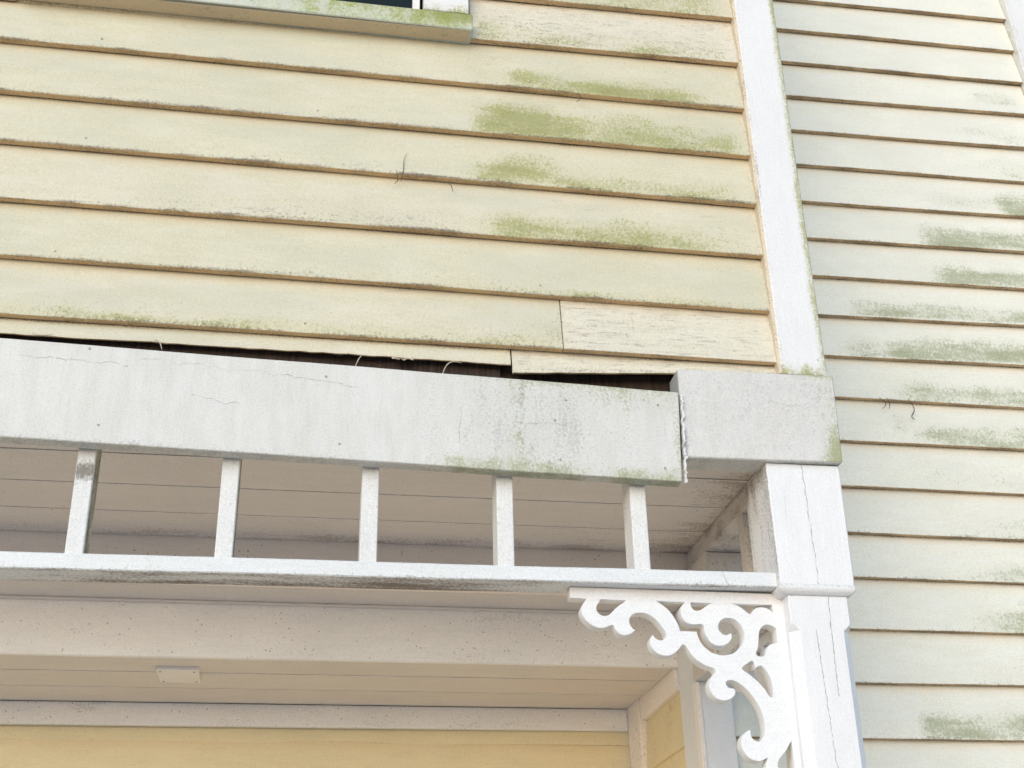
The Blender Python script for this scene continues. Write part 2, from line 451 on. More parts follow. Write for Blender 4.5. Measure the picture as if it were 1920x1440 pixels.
# ------------------------------------------------------------------ upper front wall
fw = thing('front_wall', 'cream lapped siding wall above the porch, blotched green and ending at a white corner board', 'wall', (0, 2.8, 1.5))
rows = [(1.575, 1.566), (1.745, 1.726), (1.914, 1.905), (2.097, 2.082), (2.260, 2.254), (2.440, 2.429), (2.592, 2.608), (2.768, 2.791),
        (2.950, 2.962), (3.122, 3.134), (3.296, 3.306), (3.470, 3.480), (3.644, 3.650), (3.818, 3.822), (3.992, 3.994), (4.166, 4.166), (4.34, 4.34)]
B = [lin(-.9, l, 1.22, r) for l, r in rows]
xe = lambda z: 1.219+(z-1.53)*.0068
P_front = {
 0: [(-2.6, .64, 0, .22, .50, .3, .05), (-.9, .3, 0, .12, .6, .3, .3)],
 1: [(.15, 1.22, 0, .16, .42, .3, .05), (-1.4, .2, 0, .08, .35, .3, .3)],
 2: [(.35, 1.21, 0, .46, .74, .14, .25), (.9, 1.22, 0, .8, .22, .2, .05), (-.3, .4, 0, .1, .3, .3, .05)],
 3: [(.30, .80, .05, .66, .92, .2, .35), (.5, 1.22, 0, .36, .70, .2, .12), (.6, 1.1, .2, .75, .25, .2, .3)],
 4: [(.36, 1.0, .0, .82, .93, .08, .45), (.6, 1.22, 0, .60, .74, .2, .06), (.85, 1.22, .55, .8, .35, .05, .05), (.385, .50, .1, .95, .3, .015, .1)],
 5: [(.44, 1.18, 0, .46, .78, .12, .2), (.385, .55, .1, .5, .25, .015, .1)],
 6: [(.40, 1.22, 0, .50, .45, .01, .1), (.40, .60, .05, .65, .62, .01, .14), (.5, 1.22, 0, .22, .5, .1, .05)],
 7: [(.40, 1.22, 0, .8, .62, .01, .06)],
 8: [(.40, 1.22, 0, .5, .6, .01, .06)],
}
G_front = {
 0: [(-.9, .63, .0, .55, .22, .2, .1), (.54, .63, .05, .62, .52, .06, .002)],
 1: [(-.8, .9, 0, .38, .30, .3, .3)],
 2: [(-.6, .40, 0, .45, .40, .2, .1), (.4, 1.22, 0, .8, .22, .3, .05)],
 3: [(-.7, .30, 0, .3, .33, .3, .1)],
 4: [(.95, 1.21, .62, .80, .48, .04, .05)],
 5: [(-.9, .1, .2, .5, .12, .3, .3)],
 6: [(.4, 1.22, 0, .95, .25, .02, .05)],
 7: [(.4, 1.22, 0, .8, .2, .02, .05)],
}
for i in range(len(rows)-1):
    bt, tp = B[i], B[i+1]
    P_, G_ = P_front.get(i, []), G_front.get(i, [])
    xr = xe(bt(1.2))-.003
    if i == 0:
        clapboard(fw, M_front_b, XW, .6292, bt, tp, 2.801, P_, G_, .75, .3, joint=(.6292,))
        clapboard(fw, M_check, .6312, xr, bt, tp, 2.799, P_, [(.64, 1.2, .05, .9, .16, .05, .05)], .3, .35, joint=(.6312, xr))
    elif i == 6 or i > 6:
        clapboard(fw, M_front, XW, -.894, bt, tp, 2.80, [], [], .5, .4)
        clapboard(fw, (M_check if i == 6 else M_front_b), .3855 if i > 6 else .392, xr, bt, tp, 2.80, P_, G_, .45, .45, joint=(xr,))
    else:
        clapboard(fw, (M_front_c if i == 5 else M_front_b if i == 2 else M_front), XW, xr, bt, tp, 2.80, P_, G_, (.5, .7, .75, .9, .8, .75)[i] if i < 6 else .5, .4, joint=(xr,))
# the cut-off boards under the lowest full course, above the gap
r0 = lin(-.768, 1.526, .486, 1.518)
clapboard(fw, M_front_b, XW, .4915, r0, B[0], 2.8125, [], [(XW, .5, 0, .6, .15, .2, .01)], .35, .5, t=.011, joint=(.4915,), rag=.0022)
r1 = lin(.501, 1.497, .924, 1.519)
clapboard(fw, M_check, .4955, 1.2155, r1, B[0], 2.8115, [], [(.49, 1.2, 0, .35, .5, .01, .01)], .7, .5, t=.013, joint=(.4955,), rag=.0025)
# corner board, its caulk, its return on the side
def cb_attr(x, y, z):
    e = 1.345+(z-1.53)*.0082
    n = noise.noise(Vector((0, z*7, 2)))*.012+noise.noise(Vector((0, z*31, 5)))*.005
    m = .68*sst(e-.028+n, e-.004, x)
    m = max(m, .65*(1-sst(1.53, 1.545, z)))
    return m, .45*(1-sst(0, .006, abs(x-(1.2215+(z-1.53)*.0068))))
bm = bmesh.new(); hull(bm, quadf((1.219, 1.5235), (1.345, 1.5235), (1.2385, 4.36), (1.3685, 4.36), 2.785, 2.90, .0015, 4), 12, 1, 60)
obj('corner_board', bm, M_white, fw, .003, cb_attr)
bm = bmesh.new()
def caulkf(a, b, c):
    z = 1.53+2.8*c
    x = xe(z)
    k = noise.noise(Vector((z*13, 1, 1)))*.0022+noise.noise(Vector((z*50, 4, 1)))*.001
    return (x-(.0065+k)*(1-a)+.001*a, 2.789+.006*(1-a)+.03*b+k*.5, z)
hull(bm, caulkf, 1, 1, 150); obj('caulk_bead', bm, M_caulk, fw, 0, lambda x, y, z: (0, .35+.3*noise.noise(Vector((z*9, 1, 3)))))
tag_nail = bmesh.new(); bmesh.ops.create_cone(tag_nail, cap_ends=True, segments=12, radius1=.004, radius2=.003, depth=.003, matrix=Matrix.Translation((1.324, 2.7842, 1.574)) @ Matrix.Rotation(R(90), 4, 'X'))
obj('nail_head', tag_nail, M_block, fw, 0)
for i in range(7):
    for x in (-.62, .61) if i % 2 else (-.05, 1.0):
        x += random.uniform(-.06, .06)
        if i == 6 and x < .45: continue
        z = B[i](x)+.028+random.uniform(-.006, .006)
        bm = bmesh.new(); bmesh.ops.create_cone(bm, cap_ends=True, segments=10, radius1=.0029, radius2=.0024, depth=.003, matrix=Matrix.Translation((x, 2.8028, z)) @ Matrix.Rotation(R(90), 4, 'X'))
        obj('nail_head', bm, M_nailp, fw, 0)
# old sheathing behind the boards
bar('sheathing_board', fw, M_raw, XW, .468, 2.840, 2.861, 1.36, 1.64, .002)
bar('sheathing_board', fw, M_raw, .455, 1.20, 2.862, 2.884, 1.36, 1.64, .002)
bar('sheathing_board', fw, M_raw, XW, -.86, 2.835, 2.860, 1.642, 4.36, .002)
bar('sheathing_board', fw, M_raw, .36, 1.30, 2.835, 2.860, 1.642, 4.36, .002)
bar('sheathing_board', fw, M_raw, -.858, .358, 2.835, 2.860, 1.642, 2.57, .002)
# the return of the room round the corner
for i in range(len(rows)-1):
    z0 = rows[i][1]; z1 = rows[i+1][1]
    clapboard(fw, M_wing, 2.902, 3.72, lambda x, z0=z0: z0, lambda x, z1=z1: z1, -1.352, [], [], .3, .3, face='right', step=.2)
bar('sheathing_board', fw, M_raw, 1.30, 1.324, 2.902, 3.72, 1.4, 4.36, .002)

# ------------------------------------------------------------------ wing wall, set back to the right
ww = thing('wing_wall', 'paler lapped siding wall standing further back to the right of the post', 'wall', (2.3, 3.72, -1.2))
wr = [(3.676, 3.684), (3.499, 3.506), (3.318, 3.333), (3.147, 3.158), (2.975, 2.984), (2.800, 2.812), (2.632, 2.641), (2.463, 2.471), (2.294, 2.306),
      (2.125, 2.131), (1.957, 1.956), (1.787, 1.789), (1.616, 1.614), (1.448, 1.443), (1.290, 1.288), (1.116, 1.113), (.941, .941), (.767, .765)]
wr = [(3.85+.174*k, 3.86+.174*k) for k in (4, 3, 2, 1, 0)] + wr
z = .767
while z > -1.0:
    z -= .174; wr.append((z, z-.001))
WB = [lin(1.80, l, 2.6, r) for l, r in wr]
P_wing = {  # by course index in wr (the board standing on that butt)
 3: [(2.56, 2.90, .25, .70, .45, .12, .10)],
 4: [(2.34, 2.90, .25, .66, .36, .25, .10), (2.6, 2.9, .1, .6, .35, .15, .1)],
 5: [(2.42, 2.90, .2, .66, .40, .2, .10), (2.6, 2.9, .05, .5, .35, .15, .1)],
 6: [(2.22, 2.90, .15, .55, .40, .25, .05), (2.58, 2.90, .0, .62, .8, .1, .05)],
 7: [(2.22, 2.90, .0, .62, .85, .1, .02)],
 8: [(2.23, 2.90, .0, .56, .85, .12, .02), (2.15, 2.4, .3, .6, .3, .1, .1)],
 9: [(1.86, 2.90, .05, .40, .80, .15, .02), (2.3, 2.9, 0, .3, .5, .1, .02)],
 10: [(1.82, 2.90, .0, .50, .55, .1, .02), (1.96, 2.90, .05, .62, .88, .15, .02)],
 11: [(1.92, 2.90, .0, .52, .66, .25, .02)],
 12: [(2.02, 2.90, .0, .58, .58, .15, .02), (2.0, 2.1, .3, .7, .5, .04, .05)],
 13: [(2.0, 2.90, .05, .55, .30, .15, .1)],
 14: [(2.0, 2.90, .0, .55, .30, .3, .1)],
 15: [(1.88, 2.90, .0, .20, .50, .2, .02), (2.15, 2.9, 0, .42, .55, .2, .02)],
 16: [(2.07, 2.90, .0, .60, .58, .25, .02)],
 17: [(2.05, 2.9, .0, .45, .30, .2, .02)],
 18: [(1.90, 2.90, .05, .52, .90, .06, .02), (2.15, 2.9, .0, .66, .8, .1, .02)],
 19: [(2.0, 2.90, .1, .6, .35, .3, .02)],
}
for i in range(1, len(wr)):
    G = [(1.9, 2.9, .1, .7, .18, .3, .1)] if i-4 in P_wing and i > 9 else []
    clapboard(ww, M_wing, 1.30, 2.884, WB[i], WB[i-1], 3.72, P_wing.get(i-4, []), G, .42, .5)
bar('corner_board', ww, M_white, 2.886, 3.02, 3.70, 3.80, -1.2, 4.36, .003, n=(4, 1, 30), wob=.001, attr=lambda x, y, z: (.3*(1-sst(2.886, 2.90, x)), .2))
bar('sheathing_board', ww, M_raw, 1.30, 2.99, 3.752, 3.78, -1.2, 4.36, .002)

# ------------------------------------------------------------------ window, only its sill and lowest edge in view
wi = thing('window', 'dark upstairs window with a mossy white sill and white casing', 'window', (-.25, 2.8, 2.59))
def sill_attr(x, y, z):
    v = (z-2.597)/.064
    if y > 2.761 and z < 2.62: return 0, .25+.3*noise.noise(Vector((x*6, y*30, 2)))*(1 if x > 0 else .5)
    m = .46*sst(-.4, .0, x)+.3*noise.noise(Vector((x*30, z*20, 2)))
    m = max(m, (.55+.45*sst(.15, .36, x))*sst(-.15, .05, x)*sst(.50-.85*sst(-.10, .30, x), .8, v+.15*noise.noise(Vector((x*24, 1, 1)))))
    m = max(m, .75*sst(.30, .385, x)*(.6+.6*noise.noise(Vector((x*60, 1, 4)))))
    return max(m, .4*(1-sst(0, .12, v))), .12
bm = bmesh.new()
hull(bm, lambda a, b, c: (-.893+1.286*a, 2.759+.076*b, 2.6075-.011*a+(.060+.006*b)*c+noise.noise(Vector((a*9, 2, 2)))*.001), 50, 6, 5)
obj('sill', bm, M_sill, wi, .0025, sill_attr)
bar('sill_underside', wi, M_front_b, -.885, .383, 2.764, 2.812, 2.5948, 2.5962, .001, attr=lambda x, y, z: (0, .25, .55), n=(40, 2, 1))
bar('casing', wi, M_white, .251, .384, 2.776, 2.834, 2.674, 3.60, .002, attr=lambda x, y, z: (.55*(1-sst(2.674, 2.70, z+.01*noise.noise(Vector((x*40, 1, 1))))), .15), n=(10, 1, 20))
bar('casing', wi, M_white, -.884, -.751, 2.776, 2.834, 2.674, 3.60, .002)
bar('head_casing', wi, M_whitex, -.90, .40, 2.772, 2.834, 3.602, 3.75, .002)
bar('sash_rail', wi, M_whitex, -.722, .218, 2.803, 2.833, 2.674, 2.697, .002)
bar('sash_stile', wi, M_white, .219, .2405, 2.802, 2.834, 2.674, 3.60, .002)
bar('sash_stile', wi, M_white, -.745, -.723, 2.802, 2.834, 2.674, 3.60, .002)
bar('pane', wi, M_glass, -.722, .218, 2.815, 2.819, 2.698, 3.60, 0)
bar('dark_room', wi, M_dark, -.855, .355, 2.90, 2.93, 2.58, 3.75, 0)

# ------------------------------------------------------------------ fascia, slipped down on its right
def fas_attr(x, y, z):
    m = 0; top = 1.465-.030*(x-.056); v = (z-(1.212-.0245*(x-.056)))/.25
    n = noise.noise(Vector((x*9, 3, 1)))*.5+noise.noise(Vector((x*33, z*5, 1)))*.4
    m = max(m, .55*sst(.1, .6, x)*sst(.93+.05*n, 1.0, v))                      # green along the upper edge
    m = max(m, .62*sst(.25, .36, x)*(1-sst(.60, .75, x))*(1-sst(.06, .15, v+.05*n)), .70*sst(.68, .75, x)*(1-sst(.04, .14, v+.05*n)))
    m = max(m, .60*sst(.44, .475, x+.015*n)*(1-sst(.50, .56, x+.02*n))*(.75+.4*n)*(1-.5*sst(.3, .6, v)*(1-sst(.7, .8, v))))
    m = max(m, .42*sst(.40, .8, x)*sst(.45, 1.0, v)+.2*n*sst(.4, .8, x))
    m = max(m, .4*sst(.885, .905, x))
    g = .34*sst(.20, .50, x+.12*n)*(1-sst(.55, .95, x))*(1-abs(v-.5)*.6) + .16 + .24*n*sst(-.2, .3, x)
    if z < 1.18+.05 and y > 2.764: g = .55
    g = max(g, .5*(1-sst(0, .012, v)) if x < .1 else 0)
    return m, g
bm = bmesh.new()
hull(bm, quadf((XW, 1.2725), (.907, 1.191), (XW, 1.5375), (.9185, 1.441), 2.762, 2.801, .002, 11), 130, 2, 12)
fa = obj('fascia_board', bm, M_fascia, None, .002, fas_attr)
tag(fa, 'long white fascia board slipped down and leaving a dark gap above it', 'fascia board')

for x, z in ((-.545, 1.47), (-.50, 1.27), (.02, 1.43), (.06, 1.25), (.62, 1.40), (.60, 1.235), (.86, 1.40), (.865, 1.225), (.59, 1.342)):
    bm = bmesh.new(); bmesh.ops.create_cone(bm, cap_ends=True, segments=10, radius1=.0034, radius2=.0028, depth=.003, matrix=Matrix.Translation((x, 2.7617, z)) @ Matrix.Rotation(R(90), 4, 'X'))
    obj('nail_head', bm, M_nailw, fa, 0)
cbk = thing('fascia_block', 'short grey white fascia block capping the porch post, green at its lower outer corner', 'fascia block', (1.13, 2.8, 1.262))
def blk_attr(x, y, z):
    n = noise.noise(Vector((x*14, z*14, 1)))*.5+.3*noise.noise(Vector((x*40, z*40, 1)))
    m = 1.0*sst(1.275, 1.325, x+.03*n-.12*(z-1.262))*(1-sst(1.30, 1.43, z+.04*n))
    m = max(m, .6*sst(1.20, 1.30, x)*sst(1.498, 1.512, z+.01*n), .3*sst(1.25, 1.34, x), .55*(1-sst(1.262, 1.272, z+.006*n))*(.6+n))
    g = .30+.35*n - .45*(1-sst(1.27, 1.30, z))
    if y > 2.77 and z < 1.268: g, m = .45, .25
    if x < .9245: g = .95  # left end darkened: its shadow painted in along with dirt
    return m, g
bm = bmesh.new(); hull(bm, quadf((.921, 1.2605), (1.342, 1.2655), (.923, 1.512), (1.352, 1.518), 2.768, 2.846, .0012, 3), 26, 2, 16)
obj('front_block', bm, M_block, cbk, .003, blk_attr)
bar('return_board', cbk, M_block, 1.318, 1.345, 2.847, 3.70, 1.264, 1.515, .002)
# torn caulk hanging at the joint
bm = bmesh.new()
def tornf(a, b, c):
    z = 1.188+.245*c
    j = noise.noise(Vector((z*60, 1, 8)))*.0045+noise.noise(Vector((z*170, 2, 8)))*.003
    x = .9235-.009*(1-c) 
    return (x-.0005+j*.8*(1-a)+(.0052+1.5*j)*a, 2.760-.003*abs(j)*100*.3+.012*b, z)
hull(bm, tornf, 2, 1, 90); obj('torn_caulk', bm, M_whitex, cbk, 0, lambda x, y, z: (.15, .35))

pb = thing('porch_beam', 'horizontal porch beam half hidden behind the fascia, its dusty underside showing beside the post', 'beam', (-.7, 2.83, 1.27))
bar('beam_face', pb, M_dirty, XW, 1.1385, 2.848, 2.866, 1.2672, 1.345, .002, attr=lambda x, y, z: (0, .25), n=(40, 1, 2))
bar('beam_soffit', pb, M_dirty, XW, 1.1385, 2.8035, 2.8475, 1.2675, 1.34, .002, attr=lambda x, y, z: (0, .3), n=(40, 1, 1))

# ------------------------------------------------------------------ spindle frieze, front
sf = thing('spindle_frieze', 'white spindle frieze across the porch front with five spindles above a stained rail', 'frieze', (-.3, 2.85, .93))
def rail_attr(x, y, z):
    n = noise.noise(Vector((x*2.2, 7, 1)))+.6*noise.noise(Vector((x*7, y*60, 3)))
    zb = .930+.0055*(x+.674)
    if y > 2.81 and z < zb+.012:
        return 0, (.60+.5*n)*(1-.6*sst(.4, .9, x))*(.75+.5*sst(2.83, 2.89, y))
    return .22*(.5+n*.5)*(1-sst(.3, .8, x)), .5*(1-sst(0, .006, z-zb))+.05
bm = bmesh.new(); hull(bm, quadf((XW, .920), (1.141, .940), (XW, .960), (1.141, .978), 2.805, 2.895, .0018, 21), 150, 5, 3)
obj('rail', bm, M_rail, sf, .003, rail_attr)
bx = [-.543, -.2127, .1194, .4476, .783]
def bal_attr(x, y, z):
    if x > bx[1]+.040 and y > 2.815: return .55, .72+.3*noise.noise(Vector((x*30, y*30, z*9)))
    return (.2*sst(0, 1, noise.noise(Vector((x*60, y*30, z*6)))), .2+.25*noise.noise(Vector((x*30, y*30, z*9))))
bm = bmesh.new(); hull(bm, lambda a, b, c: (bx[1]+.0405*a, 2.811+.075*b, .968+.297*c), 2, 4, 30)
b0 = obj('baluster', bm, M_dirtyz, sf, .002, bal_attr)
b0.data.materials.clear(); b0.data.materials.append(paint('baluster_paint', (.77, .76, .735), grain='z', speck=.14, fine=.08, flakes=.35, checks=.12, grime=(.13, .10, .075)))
for i in (-6, -5, -4, -3, -2, 2, 3, 4):
    x = bx[i] if i > 0 else bx[0]+.33*(i+2)
    if i == -2: x = bx[0]
    if i < -2: continue                               # the ones beyond the frame are not built
    c = b0.copy(); C.objects.link(c); c.parent = sf
    c.location = (x-bx[1], 0, -.0012*(x < 0)+.002*(x > .3))
    if i == -2:                                       # the outermost one has a blot of black mould on its face
        c.data = c.data.copy(); ag_ = c.data.attributes['grime']
        for vi, vv in enumerate(c.data.vertices):
            if vv.co.y+sf.location.y < 2.813: ag_.data[vi].value = max(ag_.data[vi].value, 1.0*math.exp(-((vv.co.z+sf.location.z-1.172)/.026)**2))
    c.rotation_euler = (0, R(-.5) if i == -2 else R(.25) if i == 4 else 0, 0)
# dark mould blot on the outermost spindle's face
# ------------------------------------------------------------------ post
pp = thing('porch_post', 'white square corner post split by long cracks, with chamfered lower edges', 'post', (1.24, 2.88, -1.2))
def rect(x0, x1, y0, y1, z, i=0.0, c=.003):
    x0 += i; x1 -= i; y0 += i; y1 -= i
    return [(x0+c, y0, z), (x1-c, y0, z), (x1, y0+c, z), (x1, y1-c, z), (x1-c, y1, z), (x0+c, y1, z), (x0, y1-c, z), (x0, y0+c, z)]
def post_attr(x, y, z):
    if x < 1.1405 and z > .94: return 0, .38+.3*noise.noise(Vector((y*40, z*6, 1)))+.35*sst(1.2, 1.26, z)
    return 0, .35*sst(1.24, 1.262, z)
bm = bmesh.new()
zs = [1.262-.02*k for k in range(16)]
loft(bm, [rect(1.140, 1.338-.006*(1.262-z)/.32, 2.785, 2.955, z) for z in zs] + [rect(1.140, 1.331, 2.785, 2.955, .943)])
obj('upper_block', bm, M_post, pp, 0, post_attr)
bm = bmesh.new()
loft(bm, [rect(1.1385, 1.3325, 2.7835, 2.9565, z, i) for z, i in ((.9425, .001), (.938, -.001), (.932, -.0005), (.926, .003), (.921, .009), (.919, .014))])
obj('bead_moulding', bm, M_whitex, pp, 0, lambda x, y, z: (0, .30*sst(.936, .942, z)+.12))
bm = bmesh.new()
rg = []
for z, c in [(.9185, .003), (.90, .003), (.87, .003), (.853, .003), (.846, .006), (.838, .015), (.832, .0215), (.80, .022), (.6, .022), (.4, .022), (0, .022), (-1.2, .022)]:
    k = (.9185-z)/.41
    rg.append(rect(1.1605-.0045*min(k, 1.5), 1.3145-.005*min(k, 1.5), 2.800, 2.948, z, 0, c))
loft(bm, rg)
obj('shaft', bm, M_post, pp, 0)
bar('back_half_post', pp, M_dirtyz, 1.168, 1.33, 2.9575, 2.985, .94, 1.262, .002, attr=lambda x, y, z: (0, .3), n=(1, 1, 6))

# ------------------------------------------------------------------ side frieze, running back to the wall
s2 = thing('spindle_frieze', 'dusty side frieze running back from the post to the house wall', 'frieze', (1.26, 3.3, .93))
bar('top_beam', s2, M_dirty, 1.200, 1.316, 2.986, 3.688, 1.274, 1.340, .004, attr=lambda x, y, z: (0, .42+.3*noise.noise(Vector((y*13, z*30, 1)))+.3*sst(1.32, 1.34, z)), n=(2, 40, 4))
bar('rail', s2, M_rail, 1.205, 1.300, 2.986, 3.478, .931, .972, .002, attr=lambda x, y, z: (0, (.55+.4*noise.noise(Vector((x*30, y*9, 1)))) if z < .94 else .1), n=(4, 20, 3))
bar('baluster', s2, M_dirtyz, 1.2025, 1.280, 3.158, 3.200, .9725, 1.2735, .002, attr=lambda x, y, z: (0, .35+.3*noise.noise(Vector((x*20, z*9, 4)))), n=(3, 2, 10))

# ------------------------------------------------------------------ pilaster on the wall
pl = thing('pilaster', 'white pilaster on the wall behind the bracket, with a thicker block on top', 'pilaster', (1.25, 3.75, -1.2))
bar('shaft', pl, M_white, 1.200, 1.311, 3.700, 3.879, -1.2, 1.272, .003, attr=lambda x, y, z: (0, .1), n=(1, 1, 20))
bar('edge_bead', pl, M_trim, 1.1965, 1.212, 3.694, 3.735, -1.2, .928, .003)
bar('upper_block', pl, M_dirtyz, 1.192, 1.312, 3.480, 3.699, .929, 1.2735, .004, attr=lambda x, y, z: (0, .25+.3*noise.noise(Vector((x*9, z*9, 2)))), n=(4, 2, 8))

# ------------------------------------------------------------------ porch ceiling and header
pc = thing('porch_ceiling', 'greyish pink plank ceiling of the porch seen between the spindles', 'ceiling', (-.7, 3.28, 1.337))
ys = [2.867, 3.080, 3.288, 3.490, 3.692]
for a, b in zip(ys, ys[1:]):
    e = {2.867: .001, 3.080: 0, 3.288: -.0003, 3.490: .0002}[a]
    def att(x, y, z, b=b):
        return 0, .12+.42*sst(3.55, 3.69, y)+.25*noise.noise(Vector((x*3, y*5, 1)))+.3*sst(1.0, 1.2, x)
    bar('plank', pc, M_soffit, XW, 1.206, a+.0002, b-.0062, 1.337+e, 1.356, .0012, att, n=(60, 3, 1))
for y in ys[1:-1]:  # pale strips painting the light caught on plank edges
    bar('lit_edge_strip', pc, M_bracket, XW, 1.204, y-.0036, y+.0030, 1.3358, 1.3395, .0008)
bar('light_lid', pc, M_raw, XW, 1.31, 2.87, 3.745, 1.358, 1.40, 0)  # unseen slab added to stop sky light leaking between planks
he = thing('header_beam', 'wide painted header between the two porch ceilings, freckled with dirt', 'beam', (-.7, 3.8, 1.02))
bar('trim_board', he, M_htrim, XW, 1.232, 3.690, 3.714, 1.194, 1.357, .003, n=(60, 1, 5), attr=lambda x, y, z: (0, .12+.3*noise.noise(Vector((x*4, z*12, 1)))+.25*sst(.9, 1.2, x)))
bar('soffit_board', he, M_soffit, XW, 1.1985, 3.7145, 3.8795, 1.1945, 1.215, .002, n=(40, 2, 1), attr=lambda x, y, z: (0, .2))
bar('cove_strip', he, M_soffit, XW, 1.1985, 3.858, 3.8792, 1.1870, 1.1943, .002)
bar('beam_board', he, M_beam, XW, 1.262, 3.880, 3.902, 1.0205, 1.1925, .003, n=(60, 1, 6), wob=.0008, seed=3, attr=lambda x, y, z: (0, .16+.25*noise.noise(Vector((x*4, z*12, 7)))+.16*sst(.3, 1.1, x)*sst(1.05, 1.18, z)))  # shade towards the upper right painted in with the dirt

# ------------------------------------------------------------------ recessed entry
ec = thing('entry_ceiling', 'lower plank ceiling of the recessed entry, with pale strips standing for its lit plank edges', 'ceiling', (-.7, 4.2, 1.026))
ys = [3.903, 4.092, 4.300, 4.512]
for a, b in zip(ys, ys[1:]):
    bar('plank', ec, M_soffit, XW, 1.214, a+.0002, b-.0066, {3.903: 1.0258, 4.092: 1.0255, 4.300: 1.0257}[a], 1.045, .0008, n=(50, 3, 1),
        attr=lambda x, y, z: (0, .10+.2*noise.noise(Vector((x*3, y*5, 4)))))
for y, z in ((4.092, 1.0245), (4.300, 1.0246)):  # lit edges of the entry planks, painted as pale strips
    bar('lit_edge_strip', ec, M_bracket, XW, 1.200, y-.0040, y+.0035, z, z+.004, .0008)
bar('light_lid', ec, M_raw, XW, 1.30, 3.716, 4.62, 1.217, 1.25, 0)  # unseen lid over the entry, added against light leaks
ew = thing('entry_wall', 'yellow lapped wall at the back of the recessed entry under a pink white trim board', 'wall', (-.7, 4.53, -1.2))
bar('trim_board', ew, M_beam, XW, 1.1885, 4.511, 4.536, .948, 1.0255, .002, n=(60, 1, 4), attr=lambda x, y, z: (0, .24+.3*noise.noise(Vector((x*5, z*12, 9)))))
z = 1.075; k = 0
while z > -1.15:
    z1 = z; z = z-.174
    clapboard(ew, M_yellow, XW, 1.208, lambda x, z=z: z+.004*(x-1.2)*(x < 1.2)*.2, lambda x, z1=z1: z1, 4.5365, [], [(.95, 1.21, 0, 1, .3, .2, .01), (XW, .9, .1, .95, .16, .3, .2)], .25, .3, t=.010, step=.08, recede=(.35, 1.15) if k == 0 else None)
    k += 1
ew2 = thing('entry_side_wall', 'yellow side wall of the recessed entry meeting the pilaster, with slanting lap lines', 'wall', (1.22, 4.2, -1.2))
bar('trim_board', ew2, M_trim, 1.196, 1.225, 3.905, 4.352, .951, 1.0262, .002, n=(1, 20, 3), attr=lambda x, y, z: (0, .2))
bar('corner_board', ew2, M_trim, 1.189, 1.225, 4.354, 4.5095, -1.2, 1.0264, .002, n=(1, 2, 20), attr=lambda x, y, z: (0, .3))
z = .948; z1 = z+.05
z = .950
zt = [.950+.0, .775]
lst = [(.775, .951)]
zz = .775
while zz > -1.1:
    lst.append((zz-.174, zz)); zz -= .174
def side_board(z0, z1):
    def f(a, b, c):
        y = 3.881+.4725*a
        zt_ = z1+(.02 if z1 < .94 else 0)
        z = z0+(zt_-z0)*c
        x = 1.2055+.0125*c*((zt_-z0)/(z1-z0))*.97 + b*(.0135*(1-c)+.006*c)
        return (x, y, z)
    bm = bmesh.new(); hull(bm, f, 14, 1, 5)
    obj('clapboard', bm, M_yellow, ew2, .001, lambda x, y, z: (0, .22+.3*noise.noise(Vector((y*8, z*8, 5)))))
for a, b in lst: side_board(a, b)

cv = thing('ceiling_cover_plate', 'small rectangular white cover plate on the entry ceiling', 'cover plate', (-.386, 4.09, 1.02))
bm = bmesh.new(); hull(bm, boxf(-.452, -.320, 4.013, 4.170, 1.012, 1.0282)); obj('plate', bm, M_cover, cv, .003)
for sx in (-.438, -.334):
    for sy in (4.028, 4.152):
        bm = bmesh.new(); bmesh.ops.create_cone(bm, cap_ends=True, segments=10, radius1=.0036, radius2=.003, depth=.002, matrix=Matrix.Translation((sx, sy, 1.0117)))
        obj('screw', bm, M_screw, cv, 0)

